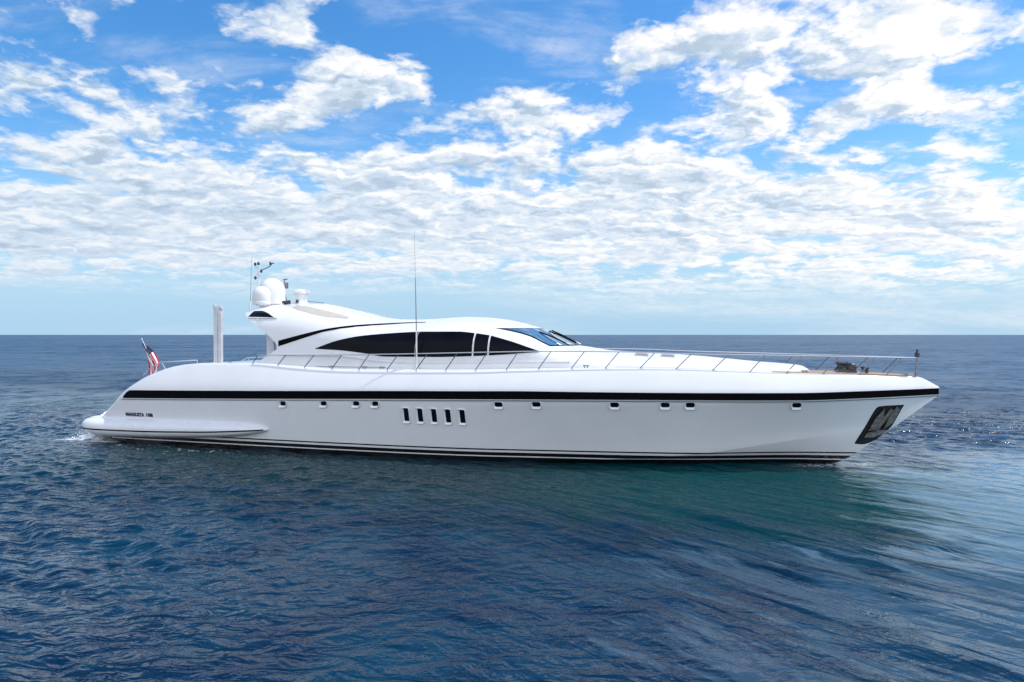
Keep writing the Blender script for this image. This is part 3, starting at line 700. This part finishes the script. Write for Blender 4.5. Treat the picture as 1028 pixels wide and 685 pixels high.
# ------------------------------------------------------------------ the sea
def axis_pts(lo, hi, d, far_lo, far_hi, g):
    a = list(np.arange(lo, hi + d / 2, d)); s = d; x = hi
    while x < far_hi: s *= g; x += s; a.append(x)
    s = d; x = lo; pre = []
    while x > far_lo: s *= g; x -= s; pre.append(x)
    return np.array(pre[::-1] + a)
X = axis_pts(-24, 25, .066, -60000, 60000, 1.045)
Y = axis_pts(7, 34, .062, -60000, 60000, 1.035)
gx, gy = np.meshgrid(X, Y); dx = np.gradient(X)[None, :] + 0 * gx; dy = np.gradient(Y)[:, None] + 0 * gy; cell = np.maximum(dx, dy)
CO = np.array([TIP.x, TIP.y]); Dn = np.array([D.x, D.y]); Nn = np.array([NV.x, NV.y])
U_ = (gx - CO[0]) * Dn[0] + (gy - CO[1]) * Dn[1] + LOA; V_ = (gx - CO[0]) * Nn[0] + (gy - CO[1]) * Nn[1]
def sm(x, a, b):
    t = np.clip((x - a) / (b - a), 0, 1); return t * t * (3 - 2 * t)
def lown(seed, L, n=7):
    r = np.random.default_rng(seed); o = 0 * gx
    for _ in range(n):
        k = 2 * np.pi / (L * r.uniform(.6, 1.8)); t = r.uniform(0, 2 * np.pi); o += np.cos(k * (gx * np.cos(t) + gy * np.sin(t)) + r.uniform(0, 6.28))
    return o / math.sqrt(n)
# chop to the left and beyond, a slick lee in front of the bow
left = sm(-gx, -1.0, 9.0)
lee = sm(V_, 1.5, 5) * sm(gx, -7, 3)
amp = (.50 + .85 * left) * (1 - .65 * lee)
amp = np.where(V_ < -4, np.maximum(amp, .95), amp) * (1 + .22 * lown(3, 14))
Z = np.zeros_like(gx)
def waves(n, lmin, lmax, th0, spread, steep, mask, seed, warp=0.0):
    global Z
    r = np.random.default_rng(seed)
    for i in range(n):
        lam = lmin * (lmax / lmin) ** ((i + r.uniform(0, 1)) / n); th = R(th0 + r.normal(0, spread)); k = 2 * np.pi / lam
        ph = k * (gx * math.cos(th) + gy * math.sin(th)) + r.uniform(0, 6.28) + warp * WP
        A = steep * lam / 6.28 / math.sqrt(n)
        fade = 1 - sm(cell, lam / 5, lam / 2.6)
        g_ = .6 + .4 * np.cos(k * .13 * (gx * math.cos(th + 1.3) + gy * math.sin(th + 1.3)) + r.uniform(0, 6.28))
        s = 1.30 - 2 * np.sqrt(np.abs(np.sin(ph * .5)) ** 2 + .02); Z += A * fade * g_ * mask * s
WP = lown(21, 9) * .9
waves(34, .32, 1.7, -122, 17, .34, amp, 5)
waves(24, .32, 1.5, -75, 28, .17, amp, 6)
waves(8, 5, 16, -100, 25, .035, 1.0, 7)
# long ridges trailing from the bow wave across the foreground
wake = sm(gx, -5, 4) * sm(V_, 1.0, 6)
waves(22, .40, 3.0, -138, 9, .22, wake, 8, 1.0)
# waves the hull pushes along itself
side = np.exp(-np.clip(V_ - 3.0, 0, 50) / 2.5) * sm(U_, -2, 6) * (1 - sm(U_, 24, 30)) * (V_ > 0)
waves(10, .5, 2.2, -100, 35, .10, side, 9)
V3 = np.stack([gx, gy, Z], -1).reshape(-1, 3).astype(np.float32)
ny, nx = gx.shape
idx = np.arange(nx * ny).reshape(ny, nx); Q = np.stack([idx[:-1, :-1], idx[:-1, 1:], idx[1:, 1:], idx[1:, :-1]], -1).reshape(-1, 4).astype(np.int32)
me = bpy.data.meshes.new('sea'); me.vertices.add(len(V3)); me.vertices.foreach_set('co', V3.ravel())
me.loops.add(Q.size); me.loops.foreach_set('vertex_index', Q.ravel()); me.polygons.add(len(Q)); me.polygons.foreach_set('loop_start', np.arange(0, Q.size, 4, dtype=np.int32))
me.update(calc_edges=True); me.polygons.foreach_set('use_smooth', np.ones(len(Q), bool))
sea = bpy.data.objects.new('sea', me); C.objects.link(sea); sea['kind'] = 'structure'

def sea_mat():
    m = bpy.data.materials.new('sea_water'); m.use_nodes = True; N = NT(m.node_tree); b = N.n['Principled BSDF']
    pos = N.new('ShaderNodeNewGeometry').outputs['Position']; x, y, z = N.sep(pos)
    # yacht axes
    rx = N.m('SUBTRACT', x, TIP.x); ry = N.m('SUBTRACT', y, TIP.y)
    u = N.m('ADD', N.m('ADD', N.m('MULTIPLY', rx, D.x), N.m('MULTIPLY', ry, D.y)), LOA)
    v = N.m('ADD', N.m('MULTIPLY', rx, NV.x), N.m('MULTIPLY', ry, NV.y))
    p2 = N.comb(x, y, 0.0)
    # body colour of the water: deep blue, with the hull's dark reflection painted in
    n1 = N.noise(p2, .22, 5, .55, .6); n2 = N.noise(p2, .9, 5, .6, .4)
    hull_refl = N.m('MULTIPLY', N.m('MULTIPLY', N.ss(v, -1, 2), N.ss(N.m('ADD', v, N.m('MULTIPLY', N.m('SUBTRACT', n2, .5), 9.0)), 6.5, 12.5, 1.0, 0.0)), N.m('MULTIPLY', N.ss(u, -3, 6), N.ss(u, 33, 36, 1.0, 0.0)))
    teal = N.m('MULTIPLY', N.m('MULTIPLY', N.ss(v, -1.5, .5), N.ss(N.m('ADD', v, N.m('MULTIPLY', N.m('SUBTRACT', n2, .5), 6.0)), 7.0, 10.5, 1.0, 0.0)), N.m('MULTIPLY', N.ss(u, 17, 26), N.ss(u, 34, 38, 1.0, 0.0)))
    c = N.mix(N.ss(N.m('ADD', N.m('MULTIPLY', n1, .7), N.m('MULTIPLY', n2, .3)), .40, .62), (.0, .014, .042, 1), (.0, .030, .062, 1))
    c = N.mix(N.m('MULTIPLY', hull_refl, .88), c, (.004, .022, .028, 1))
    c = N.mix(N.m('MULTIPLY', teal, .9), c, (.0, .040, .048, 1))  # teal reflection of the bow, put into the body colour
    # bright sky reflection painted into the water colour, streaked out from the bow
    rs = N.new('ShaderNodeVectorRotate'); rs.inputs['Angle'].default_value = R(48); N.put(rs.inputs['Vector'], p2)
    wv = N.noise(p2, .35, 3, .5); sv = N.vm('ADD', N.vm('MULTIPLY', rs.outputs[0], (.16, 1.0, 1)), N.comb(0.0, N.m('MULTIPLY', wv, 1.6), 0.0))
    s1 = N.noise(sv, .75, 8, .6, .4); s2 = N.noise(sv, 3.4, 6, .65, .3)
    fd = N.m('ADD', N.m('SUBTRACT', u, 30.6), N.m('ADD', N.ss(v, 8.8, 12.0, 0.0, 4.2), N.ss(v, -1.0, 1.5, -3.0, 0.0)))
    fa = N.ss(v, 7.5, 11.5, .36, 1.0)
    sky_sheen = N.m('MULTIPLY', N.ss(N.m('ADD', fd, N.m('MULTIPLY', fa, N.m('ADD', N.m('MULTIPLY', N.m('SUBTRACT', s1, .5), 22.0), N.m('MULTIPLY', N.m('SUBTRACT', s2, .5), 17.0)))), -1.2, 1.8), N.ss(v, -9, 1))
    sky_sheen = N.m('MULTIPLY', sky_sheen, N.ss(fd, -7.5, -1.0))
    c = N.mix(N.m('MULTIPLY', sky_sheen, N.m('MULTIPLY', N.ss(v, 8.5, 12.0, .78, .20), N.ss(s2, .32, .55, .55, 1.0))), c, (.135, .235, .315, 1))
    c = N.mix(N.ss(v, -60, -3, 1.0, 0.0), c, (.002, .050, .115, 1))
    # foam: churned around the stern, flecks along the waterline
    fn = N.noise(p2, 2.6, 9, .68, .8); fn2 = N.noise(N.vm('MULTIPLY', p2, (1, 1.6, 1)), 7.0, 6, .65, .5)
    st = N.m('MULTIPLY', N.m('MULTIPLY', N.ss(u, -2.2, .1), N.ss(u, 1.2, 3.2, 1.0, 0.0)), N.m('MULTIPLY', N.ss(v, -7, -3.0), N.ss(v, 3.2, 4.5, 1.0, 0.0)))
    sd_ = N.m('MULTIPLY', N.m('MULTIPLY', N.ss(v, 3.2, 3.7), N.ss(v, 4.2, 5.6, 1.0, 0.0)), N.m('MULTIPLY', N.ss(u, 0, 3), N.ss(u, 8, 13, 1.0, 0.0)))
    bw = N.m('MULTIPLY', N.m('MULTIPLY', N.ss(N.m('ABSOLUTE', N.m('SUBTRACT', v, N.m('MULTIPLY', N.m('SUBTRACT', 30.3, u), .38))), .05, .5, 1.0, 0.0), N.ss(u, 27.5, 29.5)), N.ss(u, 30.2, 31.5, 1.0, 0.0))
    foam = N.m('MAXIMUM', N.m('MULTIPLY', N.ss(N.m('ADD', fn, N.m('MULTIPLY', st, .34)), .70, .84), N.ss(st, .02, .2)), N.m('MULTIPLY', N.ss(N.m('ADD', N.m('MULTIPLY', fn2, .55), N.m('MULTIPLY', fn, .45)), .56, .66), N.m('MULTIPLY', sd_, 1.0)))
    foam = N.m('MAXIMUM', foam, N.m('MULTIPLY', N.ss(fn2, .46, .60), N.m('MULTIPLY', bw, .8)))
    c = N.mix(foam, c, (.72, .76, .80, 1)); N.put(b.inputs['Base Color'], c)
    lee = N.m('MULTIPLY', N.m('MULTIPLY', N.ss(v, -1, 3), N.ss(N.m('ADD', v, N.m('MULTIPLY', n1, 8.0)), 14, 21, 1.0, 0.0)), N.m('MULTIPLY', N.ss(N.m('ADD', u, N.m('MULTIPLY', n1, 6.0)), 3, 11), N.ss(u, 32, 36, 1.0, 0.0)))
    N.put(b.inputs['IOR'], N.m('SUBTRACT', N.m('SUBTRACT', 1.333, N.m('MULTIPLY', lee, .215)), N.m('MULTIPLY', teal, .05)))
    # unresolved chop on the open sea beyond the yacht: wider facet spread
    N.put(b.inputs['Roughness'], N.m('MINIMUM', N.m('ADD', N.m('ADD', N.m('MULTIPLY', foam, .5), .045), N.ss(v, -26, -1, .30, 0.0)), .6))
    # ripples
    lf = N.ss(N.m('ADD', x, N.m('MULTIPLY', N.m('SUBTRACT', n1, .5), 12)), -9, 5, 1.0, .30)
    far = N.ss(v, -8, -2, 1.0, 0.0)
    am = N.m('MULTIPLY', N.m('MAXIMUM', lf, far), N.ss(N.noise(p2, .12, 3, .5), .3, .7, .6, 1.25))
    am = N.m('MULTIPLY', am, N.m('SUBTRACT', 1.0, N.m('MULTIPLY', lee, .4)))
    a1 = N.noise(N.vm('MULTIPLY', p2, (.8, 1.5, 1)), 2.0, 3, .5, .6)
    rot = N.new('ShaderNodeVectorRotate'); rot.inputs['Angle'].default_value = R(48); N.put(rot.inputs['Vector'], p2)
    a2 = N.noise(N.vm('MULTIPLY', rot.outputs[0], (.22, 1.2, 1)), 2.2, 3, .5, .7)
    a3 = N.noise(p2, 9, 2, .5, .3)
    h = N.m('ADD', N.m('ADD', N.m('MULTIPLY', N.m('MULTIPLY', a1, am), .20), N.m('MULTIPLY', N.m('MULTIPLY', a2, N.m('SUBTRACT', 1.25, am)), .07)), N.m('MULTIPLY', N.m('MULTIPLY', a3, am), .010))
    # large wind patterns on the far water
    big = N.noise(N.vm('MULTIPLY', p2, (.35, 1, 1)), .35, 6, .6, .3)
    h = N.m('ADD', h, N.m('MULTIPLY', N.m('MULTIPLY', big, far), .30))
    bp = N.new('ShaderNodeBump'); bp.inputs['Strength'].default_value = 1.0; bp.inputs['Distance'].default_value = 1.0
    N.put(bp.inputs['Height'], h)
    # wave facets too small or too far for the mesh: tilt the normal by coloured noise, the same slope at every distance
    def tilt(vec, sc, det):
        n = N.new('ShaderNodeTexNoise'); N.put(n.inputs['Vector'], vec); n.inputs['Scale'].default_value = sc; n.inputs['Detail'].default_value = det; n.inputs['Roughness'].default_value = .6
        return N.vm('SUBTRACT', n.outputs['Color'], (.5, .5, .5))
    t1 = tilt(N.vm('MULTIPLY', p2, (.7, 1.2, 1)), 1.6, 3); t2 = tilt(N.vm('MULTIPLY', p2, (.6, 1.1, 1)), .22, 6)
    kf = N.ss(v, -16, -1, 1.0, 0.0)
    k1 = N.m('ADD', N.m('MULTIPLY', am, .18), N.m('MULTIPLY', kf, 1.0)); k2 = N.m('ADD', N.m('MULTIPLY', kf, 1.35), .10)
    t3 = tilt(N.vm('MULTIPLY', p2, (.5, 1.3, 1)), 5.5, 3); k3 = N.m('MULTIPLY', am, .13)
    t4 = tilt(N.vm('MULTIPLY', p2, (.35, 1.0, 1)), .035, 5); k4 = N.m('MULTIPLY', kf, .9)
    t5 = tilt(N.vm('MULTIPLY', p2, (.55, .38, 1)), 1.25, 3); k5 = N.m('MULTIPLY', N.ss(v, -12, -2, 1.0, 0.0), 1.15)
    tt = N.vm('MULTIPLY', N.vm('ADD', N.vm('ADD', N.vm('MULTIPLY', t5, N.comb(k5, k5, k5)), N.vm('ADD', N.vm('MULTIPLY', t3, N.comb(k3, k3, k3)), N.vm('MULTIPLY', t4, N.comb(k4, k4, k4)))), N.vm('ADD', N.vm('MULTIPLY', t1, N.comb(k1, k1, k1)), N.vm('MULTIPLY', t2, N.comb(k2, k2, k2)))), (1, 1, 0))
    nn = N.vm('NORMALIZE', N.vm('ADD', bp.outputs[0], tt)); N.put(b.inputs['Normal'], nn)
    return m
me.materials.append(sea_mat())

# ------------------------------------------------------------------ spray thrown up behind the stern
def spray():
    s = MB(); oc = [(1, 0, 0), (-1, 0, 0), (0, 1, 0), (0, -1, 0), (0, 0, 1), (0, 0, -1)]; of = [(0, 2, 4), (2, 1, 4), (1, 3, 4), (3, 0, 4), (2, 0, 5), (1, 2, 5), (3, 1, 5), (0, 3, 5)]
    r = random.Random(3)
    for _ in range(15000):
        v = r.uniform(-3.4, 3.2); q = r.random() ** 1.6
        u = 1.15 - abs(r.gauss(0, .62)); hmax = 1.95 * math.exp(-((u - .45) / .65) ** 2) * (.6 + .4 * math.sin(v * 2.3 + 1) ** 2) * (1 if v < 1.5 else .45)
        z = q * hmax + r.uniform(-.03, .05); sz = r.uniform(.005, .020) * (1.3 - .6 * q)
        c = world(u, v, z); a = Matrix.Rotation(r.uniform(0, 3), 3, Vector((r.random(), r.random(), r.random() + .1)))
        k = [r.uniform(.6, 1.5) for _ in range(3)]
        s.add([c + a @ Vector((p[0] * sz * k[0], p[1] * sz * k[1], p[2] * sz * k[2])) for p in oc], of)
    # the froth heaped up behind the platform
    nu, nv = 60, 150; g0 = len(s.V); from mathutils import noise as mn
    for i in range(nu + 1):
        for j in range(nv + 1):
            u = -2.2 + 2.9 * i / nu; v = -3.6 + 6.7 * j / nv
            e_ = math.exp(-((u - .55) / (.42 + .10 * math.sin(v * 3.1))) ** 2) * (1 - abs((v + .25) / 3.45) ** 6)
            p = world(u, v, 0); q = mn.fractal(p * 2.2, 1, 2.1, 6) ; q2 = mn.fractal(p * 9, 1, 2, 3)
            s.V.append(tuple(p + Vector((0, 0, -.16 + e_ * (1.25 + .60 * q + .18 * q2)))))
    for i in range(nu):
        for j in range(nv):
            k = g0 + i * (nv + 1) + j; s.F.append((k, k + 1, k + nv + 2, k + nv + 1))
    m = mat('spray_water', (.85, .88, .90), .5)
    o = s.build('stern_spray', m, None, 0); tag(o, 'white spray and froth thrown up behind the stern', 'spray', kind='stuff')
spray()
